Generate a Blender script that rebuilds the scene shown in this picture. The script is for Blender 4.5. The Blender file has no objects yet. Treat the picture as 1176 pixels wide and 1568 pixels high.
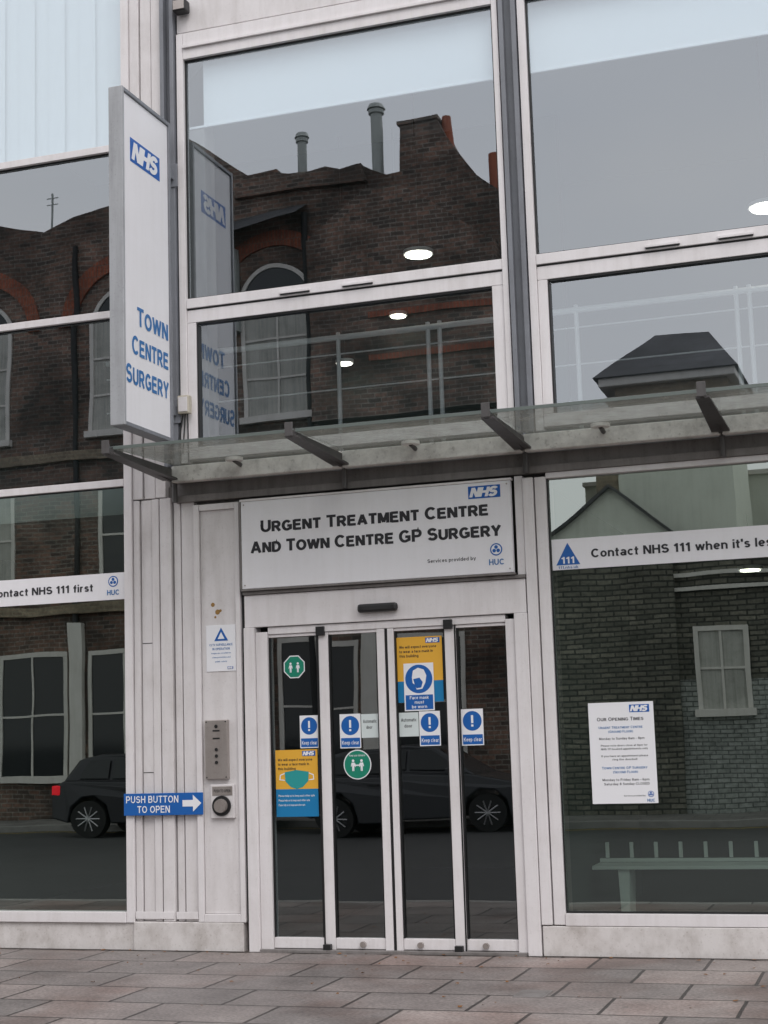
import bpy, math, random, bmesh
from mathutils import Matrix, Vector
random.seed(4)
S=bpy.context.scene
S.view_settings.view_transform='Standard'; S.view_settings.look='None'; S.view_settings.exposure=0
COL=bpy.context.collection
# ---------------------------------------------------------------- materials
def newmat(name):
    m=bpy.data.materials.new(name); m.use_nodes=True; nt=m.node_tree
    b=nt.nodes['Principled BSDF']; return m,nt,b
def N(nt,t,**k):
    n=nt.nodes.new(t)
    for a,v in k.items():
        setattr(n,a,v)
    return n
def plain(name,col,rough=0.5,metal=0,emit=0,spec=0.5):
    m,nt,b=newmat(name)
    b.inputs['Base Color'].default_value=(*col,1); b.inputs['Roughness'].default_value=rough
    b.inputs['Metallic'].default_value=metal
    b.inputs['Specular IOR Level'].default_value=spec
    if emit:
        b.inputs['Emission Color'].default_value=(*col,1); b.inputs['Emission Strength'].default_value=emit
    return m
def dirty(name,col,dark,rough=0.5,amount=0.5,scale=(9,9,0.7),fine=60,bump=0.05,metal=0):
    m,nt,b=newmat(name); L=nt.links.new
    tc=N(nt,'ShaderNodeTexCoord'); mp=N(nt,'ShaderNodeMapping'); mp.inputs['Scale'].default_value=scale
    L(tc.outputs['Object'],mp.inputs[0])
    n1=N(nt,'ShaderNodeTexNoise'); n1.inputs['Scale'].default_value=1.5; n1.inputs['Detail'].default_value=8; n1.inputs['Roughness'].default_value=.65
    L(mp.outputs[0],n1.inputs['Vector'])
    n2=N(nt,'ShaderNodeTexNoise'); n2.inputs['Scale'].default_value=2.3; n2.inputs['Detail'].default_value=9; n2.inputs['Roughness'].default_value=.7
    L(tc.outputs['Object'],n2.inputs['Vector'])
    n3=N(nt,'ShaderNodeTexNoise'); n3.inputs['Scale'].default_value=fine; n3.inputs['Detail'].default_value=4
    L(tc.outputs['Object'],n3.inputs['Vector'])
    r1=N(nt,'ShaderNodeValToRGB'); r1.color_ramp.elements[0].position=.45; r1.color_ramp.elements[1].position=.78
    L(n1.outputs[0],r1.inputs[0])
    r2=N(nt,'ShaderNodeValToRGB'); r2.color_ramp.elements[0].position=.45; r2.color_ramp.elements[1].position=.8
    L(n2.outputs[0],r2.inputs[0])
    r3=N(nt,'ShaderNodeValToRGB'); r3.color_ramp.elements[0].position=.60; r3.color_ramp.elements[1].position=.72
    L(n3.outputs[0],r3.inputs[0])
    ad=N(nt,'ShaderNodeMath',operation='ADD'); L(r1.outputs[0],ad.inputs[0]); L(r2.outputs[0],ad.inputs[1])
    ad2=N(nt,'ShaderNodeMath',operation='MULTIPLY_ADD'); L(r3.outputs[0],ad2.inputs[0]); ad2.inputs[1].default_value=.6; L(ad.outputs[0],ad2.inputs[2])
    mu=N(nt,'ShaderNodeMath',operation='MULTIPLY',use_clamp=True); L(ad2.outputs[0],mu.inputs[0]); mu.inputs[1].default_value=amount
    mx=N(nt,'ShaderNodeMixRGB'); mx.inputs[1].default_value=(*col,1); mx.inputs[2].default_value=(*dark,1); L(mu.outputs[0],mx.inputs[0])
    L(mx.outputs[0],b.inputs['Base Color']); b.inputs['Roughness'].default_value=rough; b.inputs['Metallic'].default_value=metal
    bp=N(nt,'ShaderNodeBump'); bp.inputs['Strength'].default_value=bump; bp.inputs['Distance'].default_value=.01
    L(n3.outputs[0],bp.inputs['Height']); L(bp.outputs[0],b.inputs['Normal'])
    return m
def bricks(name,c1,c2,mortar,bw,rh,ms,ground=False,rough=.85,bump=.5,blotch=.5,off=.5,stain=None,spots=False):
    m,nt,b=newmat(name); L=nt.links.new
    tc=N(nt,'ShaderNodeTexCoord'); sp=N(nt,'ShaderNodeSeparateXYZ'); L(tc.outputs['Object'],sp.inputs[0])
    cb=N(nt,'ShaderNodeCombineXYZ')
    if ground:
        L(sp.outputs[0],cb.inputs[0]); L(sp.outputs[1],cb.inputs[1])
    else:
        a=N(nt,'ShaderNodeMath',operation='ADD'); L(sp.outputs[0],a.inputs[0]); L(sp.outputs[1],a.inputs[1])
        L(a.outputs[0],cb.inputs[0]); L(sp.outputs[2],cb.inputs[1])
    wn=N(nt,'ShaderNodeTexNoise'); wn.inputs['Scale'].default_value=3; wn.inputs['Detail'].default_value=5; L(cb.outputs[0],wn.inputs['Vector'])
    vm=N(nt,'ShaderNodeVectorMath',operation='MULTIPLY_ADD'); vm.inputs[1].default_value=(ms*1.2,)*3
    L(wn.outputs['Color'],vm.inputs[0]); L(cb.outputs[0],vm.inputs[2])
    br=N(nt,'ShaderNodeTexBrick'); br.offset=off
    br.inputs['Scale'].default_value=1; br.inputs['Brick Width'].default_value=bw; br.inputs['Row Height'].default_value=rh
    br.inputs['Mortar Size'].default_value=ms; br.inputs['Mortar Smooth'].default_value=.3
    br.inputs['Color1'].default_value=(*c1,1); br.inputs['Color2'].default_value=(*c2,1); br.inputs['Mortar'].default_value=(*mortar,1)
    L(vm.outputs[0],br.inputs['Vector'])
    n=N(nt,'ShaderNodeTexNoise'); n.inputs['Scale'].default_value=1.1; n.inputs['Detail'].default_value=10; n.inputs['Roughness'].default_value=.7
    L(tc.outputs['Object'],n.inputs['Vector'])
    mr=N(nt,'ShaderNodeMapRange'); mr.inputs[1].default_value=.3; mr.inputs[2].default_value=.7; mr.inputs[3].default_value=1-blotch; mr.inputs[4].default_value=1+blotch*.6
    L(n.outputs[0],mr.inputs[0])
    n3=N(nt,'ShaderNodeTexNoise'); n3.inputs['Scale'].default_value=45 if ground else 14; n3.inputs['Detail'].default_value=6; L(tc.outputs['Object'],n3.inputs['Vector'])
    mr3=N(nt,'ShaderNodeMapRange'); mr3.inputs[1].default_value=.3; mr3.inputs[2].default_value=.7; mr3.inputs[3].default_value=.7; mr3.inputs[4].default_value=1.3
    L(n3.outputs[0],mr3.inputs[0])
    mm=N(nt,'ShaderNodeMath',operation='MULTIPLY'); L(mr.outputs[0],mm.inputs[0]); L(mr3.outputs[0],mm.inputs[1])
    src=br.outputs[0]
    if stain:
        n4=N(nt,'ShaderNodeTexNoise'); n4.inputs['Scale'].default_value=stain[1]; n4.inputs['Detail'].default_value=6; L(tc.outputs['Object'],n4.inputs['Vector'])
        r4=N(nt,'ShaderNodeValToRGB'); r4.color_ramp.elements[0].position=.48; r4.color_ramp.elements[1].position=.62; L(n4.outputs[0],r4.inputs[0])
        f4=N(nt,'ShaderNodeMath',operation='MULTIPLY'); L(r4.outputs[0],f4.inputs[0]); f4.inputs[1].default_value=stain[2]
        m4=N(nt,'ShaderNodeMixRGB'); m4.blend_type='MULTIPLY'; m4.inputs[2].default_value=(*stain[0],1); L(f4.outputs[0],m4.inputs[0]); L(src,m4.inputs[1]); src=m4.outputs[0]
    if spots:
        vo=N(nt,'ShaderNodeTexVoronoi'); vo.inputs['Scale'].default_value=4.5; L(tc.outputs['Object'],vo.inputs['Vector'])
        r5=N(nt,'ShaderNodeValToRGB'); r5.color_ramp.elements[0].position=.06; r5.color_ramp.elements[0].color=(1,1,1,1); r5.color_ramp.elements[1].position=.10; r5.color_ramp.elements[1].color=(0,0,0,1); L(vo.outputs['Distance'],r5.inputs[0])
        f5=N(nt,'ShaderNodeMath',operation='MULTIPLY'); L(r5.outputs[0],f5.inputs[0]); f5.inputs[1].default_value=.55
        m5=N(nt,'ShaderNodeMixRGB'); m5.inputs[2].default_value=(.09,.085,.08,1); L(f5.outputs[0],m5.inputs[0]); L(src,m5.inputs[1]); src=m5.outputs[0]
    vs=N(nt,'ShaderNodeVectorMath',operation='SCALE'); L(src,vs.inputs[0]); L(mm.outputs[0],vs.inputs['Scale'])
    L(vs.outputs[0],b.inputs['Base Color']); b.inputs['Roughness'].default_value=rough
    hh=N(nt,'ShaderNodeMath',operation='MULTIPLY_ADD'); L(br.outputs['Fac'],hh.inputs[0]); hh.inputs[1].default_value=-1; 
    h2=N(nt,'ShaderNodeMath',operation='MULTIPLY'); L(n3.outputs[0],h2.inputs[0]); h2.inputs[1].default_value=.35
    L(h2.outputs[0],hh.inputs[2])
    bp=N(nt,'ShaderNodeBump'); bp.inputs['Strength'].default_value=bump; bp.inputs['Distance'].default_value=.008
    L(hh.outputs[0],bp.inputs['Height']); L(bp.outputs[0],b.inputs['Normal'])
    return m
def glassmat(name,refl,rt,tt,wav=.02,ws=1.2,dirt=0,dirtcol=(.4,.4,.38)):
    m=bpy.data.materials.new(name); m.use_nodes=True; nt=m.node_tree; nt.nodes.clear(); L=nt.links.new
    o=N(nt,'ShaderNodeOutputMaterial'); g=N(nt,'ShaderNodeBsdfGlossy'); g.inputs['Roughness'].default_value=.003; g.inputs['Color'].default_value=(*rt,1)
    t=N(nt,'ShaderNodeBsdfTransparent'); t.inputs['Color'].default_value=(*tt,1)
    mx=N(nt,'ShaderNodeMixShader'); mx.inputs[0].default_value=refl
    tc=N(nt,'ShaderNodeTexCoord'); n=N(nt,'ShaderNodeTexNoise'); n.inputs['Scale'].default_value=ws; n.inputs['Detail'].default_value=1
    L(tc.outputs['Object'],n.inputs['Vector'])
    bp=N(nt,'ShaderNodeBump'); bp.inputs['Strength'].default_value=wav; bp.inputs['Distance'].default_value=.05; L(n.outputs[0],bp.inputs['Height'])
    L(bp.outputs[0],g.inputs['Normal'])
    L(t.outputs[0],mx.inputs[1]); L(g.outputs[0],mx.inputs[2]); last=mx.outputs[0]
    if dirt:
        dn=N(nt,'ShaderNodeTexNoise'); dn.inputs['Scale'].default_value=5; dn.inputs['Detail'].default_value=10; dn.inputs['Roughness'].default_value=.7; L(tc.outputs['Object'],dn.inputs['Vector'])
        mr=N(nt,'ShaderNodeMapRange'); mr.inputs[1].default_value=.35; mr.inputs[2].default_value=.65; mr.inputs[3].default_value=dirt*.4; mr.inputs[4].default_value=dirt*1.6; L(dn.outputs[0],mr.inputs[0])
        tr=N(nt,'ShaderNodeBsdfTranslucent'); tr.inputs[0].default_value=(*dirtcol,1); df=N(nt,'ShaderNodeBsdfDiffuse'); df.inputs[0].default_value=(*dirtcol,1)
        md=N(nt,'ShaderNodeMixShader'); L(tr.outputs[0],md.inputs[1]); L(df.outputs[0],md.inputs[2])
        m2=N(nt,'ShaderNodeMixShader'); L(mr.outputs[0],m2.inputs[0]); L(last,m2.inputs[1]); L(md.outputs[0],m2.inputs[2]); last=m2.outputs[0]
    L(last,o.inputs[0])
    return m
WHITE=dirty('white_powdercoat',(.74,.71,.72),(.38,.34,.31),.45,.24)
WHITE2=dirty('white_cladding',(.70,.67,.675),(.34,.305,.28),.5,.30,scale=(6,6,.9))
PLIN=dirty('plinth_cladding',(.66,.63,.62),(.26,.22,.19),.55,.5,scale=(4,4,3))
GREYC=dirty('grey_steel_column',(.20,.21,.235),(.10,.10,.11),.4,.5)
GREYB=dirty('grey_beam',(.20,.185,.18),(.07,.06,.055),.6,.5)
DARK=plain('dark_gap',(.02,.02,.021),.7)
BLACK=plain('black_rubber',(.012,.012,.013),.45)
RAILM=dirty('weathered_aluminium',(.86,.84,.81),(.20,.18,.165),.6,.50,scale=(5,5,5),fine=28,bump=.4)
BRKT=dirty('painted_bracket',(.085,.08,.08),(.035,.03,.03),.45,.6)
SIGNW=dirty('sign_white',(.80,.79,.82),(.6,.58,.57),.4,.16)
PAPER=plain('paper_white',(.80,.80,.83),.5)
SIGNK=plain('sign_black',(.02,.02,.025),.5)
NHSB=plain('sign_blue',(.0,.10,.42),.4)
TXTB=plain('sign_text_blue',(.02,.15,.40),.4)
BLUE=plain('sticker_blue',(.01,.11,.40),.4)
BLUE2=plain('poster_blue',(.01,.19,.42),.4)
YEL=plain('poster_yellow',(.75,.40,.04),.5)
GREEN=plain('sticker_green',(.01,.22,.14),.4)
TEAL=plain('mask_teal',(.02,.30,.30),.5)
STEEL=dirty('brushed_steel',(.42,.38,.36),(.2,.17,.15),.35,.5,metal=.5)
GLASS_U=glassmat('window_glass_upper',.28,(.90,.95,1.0),(.80,.88,.90))
GLASS_L=glassmat('window_glass_lower',.32,(.84,.92,.87),(.62,.72,.67))
GLASS_D=glassmat('door_glass',.25,(.86,.90,.90),(.50,.56,.56))
GLASS_C=glassmat('canopy_glass',.11,(.88,.93,.92),(.70,.73,.715),wav=.05,dirt=.26,dirtcol=(.42,.40,.37))
EDGE=plain('glass_edge_green',(.13,.155,.145),.3)
# ---------------------------------------------------------------- helpers
def empty(name):
    e=bpy.data.objects.new(name,None); COL.objects.link(e); e.empty_display_size=.2; return e
def mesh(name,verts,faces,mat,parent=None,bevel=0,mats=None,fm=None,smooth=False):
    me=bpy.data.meshes.new(name); me.from_pydata([tuple(v) for v in verts],[],faces); me.update()
    for mm in (mats or [mat]): me.materials.append(mm)
    if fm:
        for p,i in zip(me.polygons,fm): p.material_index=i
    if smooth:
        for p in me.polygons: p.use_smooth=True
    o=bpy.data.objects.new(name,me); COL.objects.link(o)
    if parent: o.parent=parent
    if bevel:
        b=o.modifiers.new('b','BEVEL'); b.width=bevel; b.segments=2; b.limit_method='ANGLE'
    return o
def box(name,x0,x1,y0,y1,z0,z1,mat,parent=None,bevel=0.003):
    v=[(x,y,z) for x in (x0,x1) for y in (y0,y1) for z in (z0,z1)]
    f=[(0,1,3,2),(4,6,7,5),(0,4,5,1),(2,3,7,6),(0,2,6,4),(1,5,7,3)]
    return mesh(name,v,f,mat,parent,bevel)
def sheet(name,x0,x1,z0,z1,y,mat,parent=None):
    return mesh(name,[(x0,y,z0),(x1,y,z0),(x1,y,z1),(x0,y,z1)],[(0,1,2,3)],mat,parent)
def pane(name,x0,x1,z0,z1,y,mat,parent,tilt=.0015):
    a=random.uniform(-tilt,tilt); b=random.uniform(-tilt,tilt); w=(x1-x0)/2; h=(z1-z0)/2
    return mesh(name,[(x0,y-a*w-b*h,z0),(x1,y+a*w-b*h,z0),(x1,y+a*w+b*h,z1),(x0,y-a*w+b*h,z1)],[(0,1,2,3)],mat,parent)
def disc(name,x,z,r,y,mat,parent=None,n=32,ph=0):
    v=[(x+r*math.cos(ph+2*math.pi*i/n),y,z+r*math.sin(ph+2*math.pi*i/n)) for i in range(n)]
    return mesh(name,v,[tuple(range(n))],mat,parent)
def poly(name,pts,y,mat,parent=None):
    return mesh(name,[(a,y,b) for a,b in pts],[tuple(range(len(pts)))],mat,parent)
def cyl(name,p0,p1,r,mat,parent=None,n=16,r2=None):
    p0=Vector(p0);p1=Vector(p1);d=(p1-p0).normalized()
    a=d.orthogonal().normalized(); b=d.cross(a); r2=r if r2 is None else r2
    v=[];f=[]
    for i in range(n):
        t=2*math.pi*i/n; q=a*math.cos(t)+b*math.sin(t)
        v.append(p0+q*r); v.append(p1+q*r2)
    for i in range(n):
        j=(i+1)%n; f.append((2*i,2*j,2*j+1,2*i+1))
    f.append(tuple(2*i for i in range(n))[::-1]); f.append(tuple(2*i+1 for i in range(n)))
    return mesh(name,v,f,mat,parent)
# ---- stroke lettering (grotesque sign face built from ribbons)
def ar(cx,cy,rx,ry,a0,a1,n=10):
    return [(cx+rx*math.cos(math.radians(a0+(a1-a0)*i/n)),cy+ry*math.sin(math.radians(a0+(a1-a0)*i/n))) for i in range(n+1)]
q_=.085; H_=.915
def st(x,a=0,b=1): return [(x,a),(x,b)]
GL={
'A':(.78,[[(.09,0),(.39,.97)],[(.69,0),(.39,.97)],[(.2,.3),(.58,.3)]]),
'B':(.68,[st(q_),[(q_,H_),(.38,H_)]+ar(.38,.72,.17,.195,90,-90)+[(q_,.525)],[(.38,.525)]+ar(.39,.305,.2,.22,90,-90)+[(q_,q_)]]),
'C':(.74,[ar(.39,.5,.30,.415,42,318,18)]),
'D':(.73,[st(q_),[(q_,H_),(.32,H_)]+ar(.32,.5,.31,.415,90,-90,14)+[(q_,q_)]]),
'E':(.65,[st(q_),[(q_,H_),(.62,H_)],[(q_,.52),(.57,.52)],[(q_,q_),(.64,q_)]]),
'F':(.6,[st(q_),[(q_,H_),(.6,H_)],[(q_,.5),(.54,.5)]]),
'G':(.79,[ar(.39,.5,.30,.415,42,300,18)+[(.68,.2),(.68,.46),(.42,.46)]]),
'H':(.69,[st(q_),st(.605),[(q_,.52),(.6,.52)]]),
'I':(.17,[st(q_)]),
'J':(.5,[[(.42,1),(.42,.3)]+ar(.24,.3,.18,.215,0,-180)]),
'K':(.7,[st(q_),[(.12,.36),(.62,1)],[(.3,.58),(.64,0)]]),
'L':(.58,[st(q_),[(q_,q_),(.58,q_)]]),
'M':(.82,[st(q_),st(.735),[(.13,.97),(.41,.08)],[(.69,.97),(.41,.08)]]),
'N':(.7,[st(q_),st(.615),[(.12,.96),(.58,.04)]]),
'O':(.8,[ar(.4,.5,.315,.415,0,360,24)]),
'P':(.66,[st(q_),[(q_,H_),(.38,H_)]+ar(.38,.68,.19,.235,90,-90)+[(q_,.445)]]),
'R':(.71,[st(q_),[(q_,H_),(.38,H_)]+ar(.38,.69,.20,.225,90,-90)+[(q_,.465)],[(.36,.45),(.63,0)]]),
'S':(.68,[ar(.34,.705,.23,.21,22,265)+ar(.34,.305,.25,.22,85,-158)]),
'T':(.64,[st(.32),[(0,H_),(.64,H_)]]),
'U':(.69,[[(q_,1),(q_,.36)]+ar(.345,.36,.26,.275,180,360)+[(.605,1)]]),
'V':(.7,[[(.06,1),(.35,.03)],[(.64,1),(.35,.03)]]),
'W':(1.0,[[(.06,1),(.27,.03)],[(.27,.03),(.5,.95)],[(.5,.95),(.73,.03)],[(.73,.03),(.94,1)]]),
'X':(.7,[[(.06,1),(.64,0)],[(.64,1),(.06,0)]]),
'Y':(.7,[[(.06,1),(.35,.43)],[(.64,1),(.35,.43)],st(.35,0,.46)]),
'Z':(.64,[[(.04,H_),(.58,H_),(.06,q_),(.62,q_)]]),
'a':(.56,[ar(.26,.22,.17,.15,0,360),[(.47,0),(.47,.48)]+ar(.28,.48,.19,.165,0,150)]),
'b':(.58,[st(q_),ar(.29,.36,.2,.28,0,360,16)]),'d':(.58,[st(.49),ar(.29,.36,.2,.28,0,360,16)]),
'p':(.58,[st(q_,-.25,.72),ar(.29,.36,.2,.28,0,360,16)]),'q':(.58,[st(.49,-.25,.72),ar(.29,.36,.2,.28,0,360,16)]),
'g':(.58,[[(.49,.72),(.49,-.05)]+ar(.29,-.05,.2,.13,0,-150),ar(.29,.37,.2,.27,0,360,16)]),
'c':(.53,[ar(.29,.36,.205,.28,45,315,14)]),
'e':(.57,[[(.1,.36),(.49,.36)],ar(.29,.36,.2,.28,0,315,16)]),
'f':(.36,[[(.17,0),(.17,.78)]+ar(.30,.78,.13,.14,180,95),[(0,.63),(.34,.63)]]),
'h':(.56,[st(q_),[(q_,.42)]+ar(.28,.43,.195,.21,180,0)+[(.475,0)]]),
'n':(.56,[st(q_,0,.72),[(q_,.42)]+ar(.28,.43,.195,.21,180,0)+[(.475,0)]]),
'm':(.88,[st(q_,0,.72),[(q_,.42)]+ar(.26,.45,.18,.19,180,0)+[(.44,0)],[(.44,.42)]+ar(.62,.45,.18,.19,180,0)+[(.80,0)]]),
'i':(.17,[st(q_,0,.72),st(q_,.84,1)]),'l':(.17,[st(q_)]),'j':(.17,[st(q_,-.2,.72),st(q_,.84,1)]),
'k':(.55,[st(q_),[(.1,.25),(.48,.72)],[(.24,.42),(.5,0)]]),
'o':(.58,[ar(.29,.36,.205,.28,0,360,16)]),
'r':(.38,[st(q_,0,.72),[(q_,.42)]+ar(.27,.43,.185,.21,180,80)]),
's':(.5,[ar(.25,.51,.155,.13,20,265)+ar(.25,.22,.17,.145,85,-158)]),
't':(.35,[[(.16,.93),(.16,.2)]+ar(.27,.2,.11,.13,180,280),[(0,.63),(.34,.63)]]),
'u':(.56,[[(q_,.72),(q_,.3)]+ar(.28,.29,.195,.21,180,360)+[(.475,.72)],st(.475,0,.4)]),
'v':(.54,[[(.05,.72),(.27,.02)],[(.49,.72),(.27,.02)]]),
'w':(.8,[[(.05,.72),(.22,.02)],[(.22,.02),(.4,.7)],[(.4,.7),(.58,.02)],[(.58,.02),(.75,.72)]]),
'x':(.54,[[(.05,.72),(.49,0)],[(.49,.72),(.05,0)]]),
'y':(.54,[[(.05,.72),(.27,.04)],[(.49,.72),(.2,-.22)]]),
'z':(.5,[[(.03,.64),(.45,.64),(.05,.08),(.47,.08)]]),
'1':(.42,[st(.28),[(.04,.72),(.26,.9)]]),
'8':(.62,[ar(.3,.70,.18,.21,0,360),ar(.3,.30,.21,.22,0,360)]),
'6':(.62,[ar(.3,.30,.21,.22,0,360),[(.09,.3),(.09,.6)]+ar(.3,.6,.21,.31,180,50)]),
'9':(.62,[ar(.3,.68,.21,.23,0,360),[(.51,.68),(.51,.4)]+ar(.3,.4,.21,.31,0,-130)]),
"'":(.17,[st(q_,.66,1)]),'.':(.17,[st(q_,0,.17)]),'!':(.2,[st(.1,.3,1),st(.1,0,.18)]),'-':(.36,[[(0,.38),(.36,.38)]]),
'(':(.28,[ar(.33,.4,.22,.62,130,230)]),')':(.28,[ar(-.05,.4,.22,.62,50,-50)]),
}
GL['&']=GL['8']
def ribbon(pts,t,closed=False):
    n=len(pts); out=[]
    if math.hypot(pts[0][0]-pts[-1][0],pts[0][1]-pts[-1][1])<1e-6: closed=True; pts=pts[:-1]; n-=1
    for i in range(n):
        p=pts[i]; a=pts[(i-1)%n] if (closed or i>0) else None; b=pts[(i+1)%n] if (closed or i<n-1) else None
        def nr(u,v):
            d=(v[0]-u[0],v[1]-u[1]); l=math.hypot(*d) or 1e-6; return (-d[1]/l,d[0]/l)
        if a is None: m=nr(p,b); k=1
        elif b is None: m=nr(a,p); k=1
        else:
            n1=nr(a,p);n2=nr(p,b); m=(n1[0]+n2[0],n1[1]+n2[1]); l=math.hypot(*m) or 1e-6; m=(m[0]/l,m[1]/l); k=1/max(.35,m[0]*n1[0]+m[1]*n1[1])
        out.append((p[0]+m[0]*k*t/2,p[1]+m[1]*k*t/2)); out.append((p[0]-m[0]*k*t/2,p[1]-m[1]*k*t/2))
    f=[]
    for i in range(n if closed else n-1):
        j=(i+1)%n; f.append((2*i,2*j,2*j+1,2*i+1))
    return out,f
def text(name,body,x0,x1,zc,cap,y,mat,parent=None,bold=.012,sc=0,side=False,shear=0,gap=None):
    T=.125+bold*1.9; cur=0; V=[];F=[]; k=0; g=.10 if gap is None else gap
    for ch in body:
        if ch==' ': cur+=.34 if not sc else .30; continue
        s=1
        if sc and ch.islower(): ch=ch.upper(); s=sc
        if ch not in GL: continue
        w,strs=GL[ch]; tt=T*(.92 if ch.islower() else 1)
        for s_ in strs:
            v,f=ribbon(s_,tt/s if s<1 else tt); base=len(V); k+=1
            V+=[(cur+a*s+shear*b*s,b*s,(k%4)*.00012) for a,b in v]; F+=[tuple(i+base for i in q) for q in f]
        cur+=w*s+g
    cur-=g
    sx=(x1-x0)/(cur+shear); z0=zc-cap/2
    if side: VV=[(y+d,x0+a*sx,z0+b*cap) for a,b,d in V]
    else: VV=[(x0+a*sx,y-d,z0+b*cap) for a,b,d in V]
    return mesh(name,VV,F,mat,parent)
def nhs(parent,x0,x1,z0,z1,y,side=False):
    if side:
        mesh('logo_panel',[(y,x0,z0),(y,x1,z0),(y,x1,z1),(y,x0,z1)],[(0,1,2,3)],NHSB,parent)
        dy=.002
    else:
        sheet('logo_panel',x0,x1,z0,z1,y,NHSB,parent); dy=-.002
    h=z1-z0;w=x1-x0
    text('logo_letters','NHS',x0+w*.05,x1-w*.05,(z0+z1)/2,h*.76,y+dy,PAPER,parent,bold=.07,side=side,shear=.22,gap=.04)
def huc(parent,x,z,r,y):
    disc('logo_ring',x,z,r,y,BLUE,parent); disc('logo_inner',x,z,r*.8,y-.001,PAPER,parent)
    for a in (90,210,330):
        t=math.radians(a); disc('logo_dot',x+r*.38*math.cos(t),z+r*.38*math.sin(t),r*.3,y-.002,BLUE,parent,12)
    text('logo_letters','HUC',x-r*1.25,x+r*1.25,z-r*2.0,r*.95,y-.001,TXTB,parent,bold=.02)

# ================================================================ HEALTH CENTRE
B=empty('health_centre_building')
FY=-.02
GY=.035
LX0=-5.0
for (z0,z1) in ((.27,3.68),(3.745,5.115),(5.175,6.565),(6.625,9.4)):
    pane('left_window_glass',LX0,-2.22,z0,z1,GY,GLASS_L if z0<3 else GLASS_U,B)
    box('left_gasket',LX0,-2.222,.012,.034,z1-.008,z1-.0005,BLACK,B,0); box('left_gasket',-2.232,-2.2205,.012,.034,z0,z1-.01,BLACK,B,0)
for z in (3.68,5.115,6.565):
    box('left_transom',LX0,-2.222,FY,.07,z,z+.06,WHITE,B)
box('left_sill',LX0,-2.222,FY-.01,.07,.19,.27,WHITE,B)
box('left_plinth',LX0,-2.165,-.005,.1,-.05,.187,PLIN,B)
box('left_mullion',-2.22,-2.15,FY,.08,.19,9.5,WHITE,B)
box('left_end_mullion',LX0-.08,LX0,FY,.08,-.05,9.5,WHITE,B)
for i,(a,b,y0) in enumerate(((-2.144,-2.09,.0),(-2.082,-1.985,.018),(-1.978,-1.915,.0),(-1.90,-1.80,-.012),(-1.785,-1.725,.01),(-1.712,-1.60,.0))):
    box('pier_rib',a,b,y0,.1,.2,3.55,WHITE2,B,.005)
box('pier_back',-2.146,-1.17,.06,.3,-.05,3.65,GREYB,B)
box('pier_plinth',-2.155,-1.215,-.03,.058,-.05,.198,PLIN,B,.006)
for (a,b) in ((-2.14,-1.81),(-1.785,-1.60)):
    box('pier_foot_rail',a,b,-.022,-.014,.22,.275,WHITE,B,.002)
for z in (1.35,2.38):
    box('panel_joint',-2.078,-1.99,.0165,.0178,z,z+.006,DARK,B,0)
box('panel_frame_side',-1.592,-1.545,-.03,.055,.2,3.47,WHITE,B)
box('panel_frame_side',-1.235,-1.195,-.03,.055,.2,3.47,WHITE,B)
box('panel_frame_top',-1.543,-1.237,-.028,.055,3.42,3.47,WHITE,B)
box('panel_frame_foot',-1.543,-1.237,-.028,.055,.2,.26,WHITE,B)
box('panel_board',-1.541,-1.239,-.008,.05,.262,3.418,WHITE2,B)
box('canopy_beam',-1.75,7.5,.005,.3,3.56,3.66,GREYB,B)
box('canopy_beam_flange',-1.75,7.5,-.035,.3,3.50,3.555,GREYB,B)
for (a,b,y0) in ((-2.146,-2.06,.0),(-2.05,-1.95,.015),(-1.94,-1.85,.0)):
    box('upper_pier_rib',a,b,y0,.1,3.56,9.5,WHITE2,B,.005)
box('upper_pier_back',-2.146,-1.5,.1,.3,3.66,9.5,GREYB,B)
box('steel_column_web',-1.835,-1.71,.02,.1,3.8,9.5,GREYC,B)
box('steel_column_flange',-1.835,-1.80,-.05,.018,3.8,9.5,GREYC,B)
box('steel_column_flange',-1.745,-1.71,-.05,.018,3.8,9.5,GREYC,B)
box('steel_column_web',1.10,1.235,.02,.1,3.8,9.5,GREYC,B)
box('steel_column_flange',1.10,1.135,-.05,.018,3.8,9.5,GREYC,B)
box('steel_column_flange',1.20,1.235,-.05,.018,3.8,9.5,GREYC,B)
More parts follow.
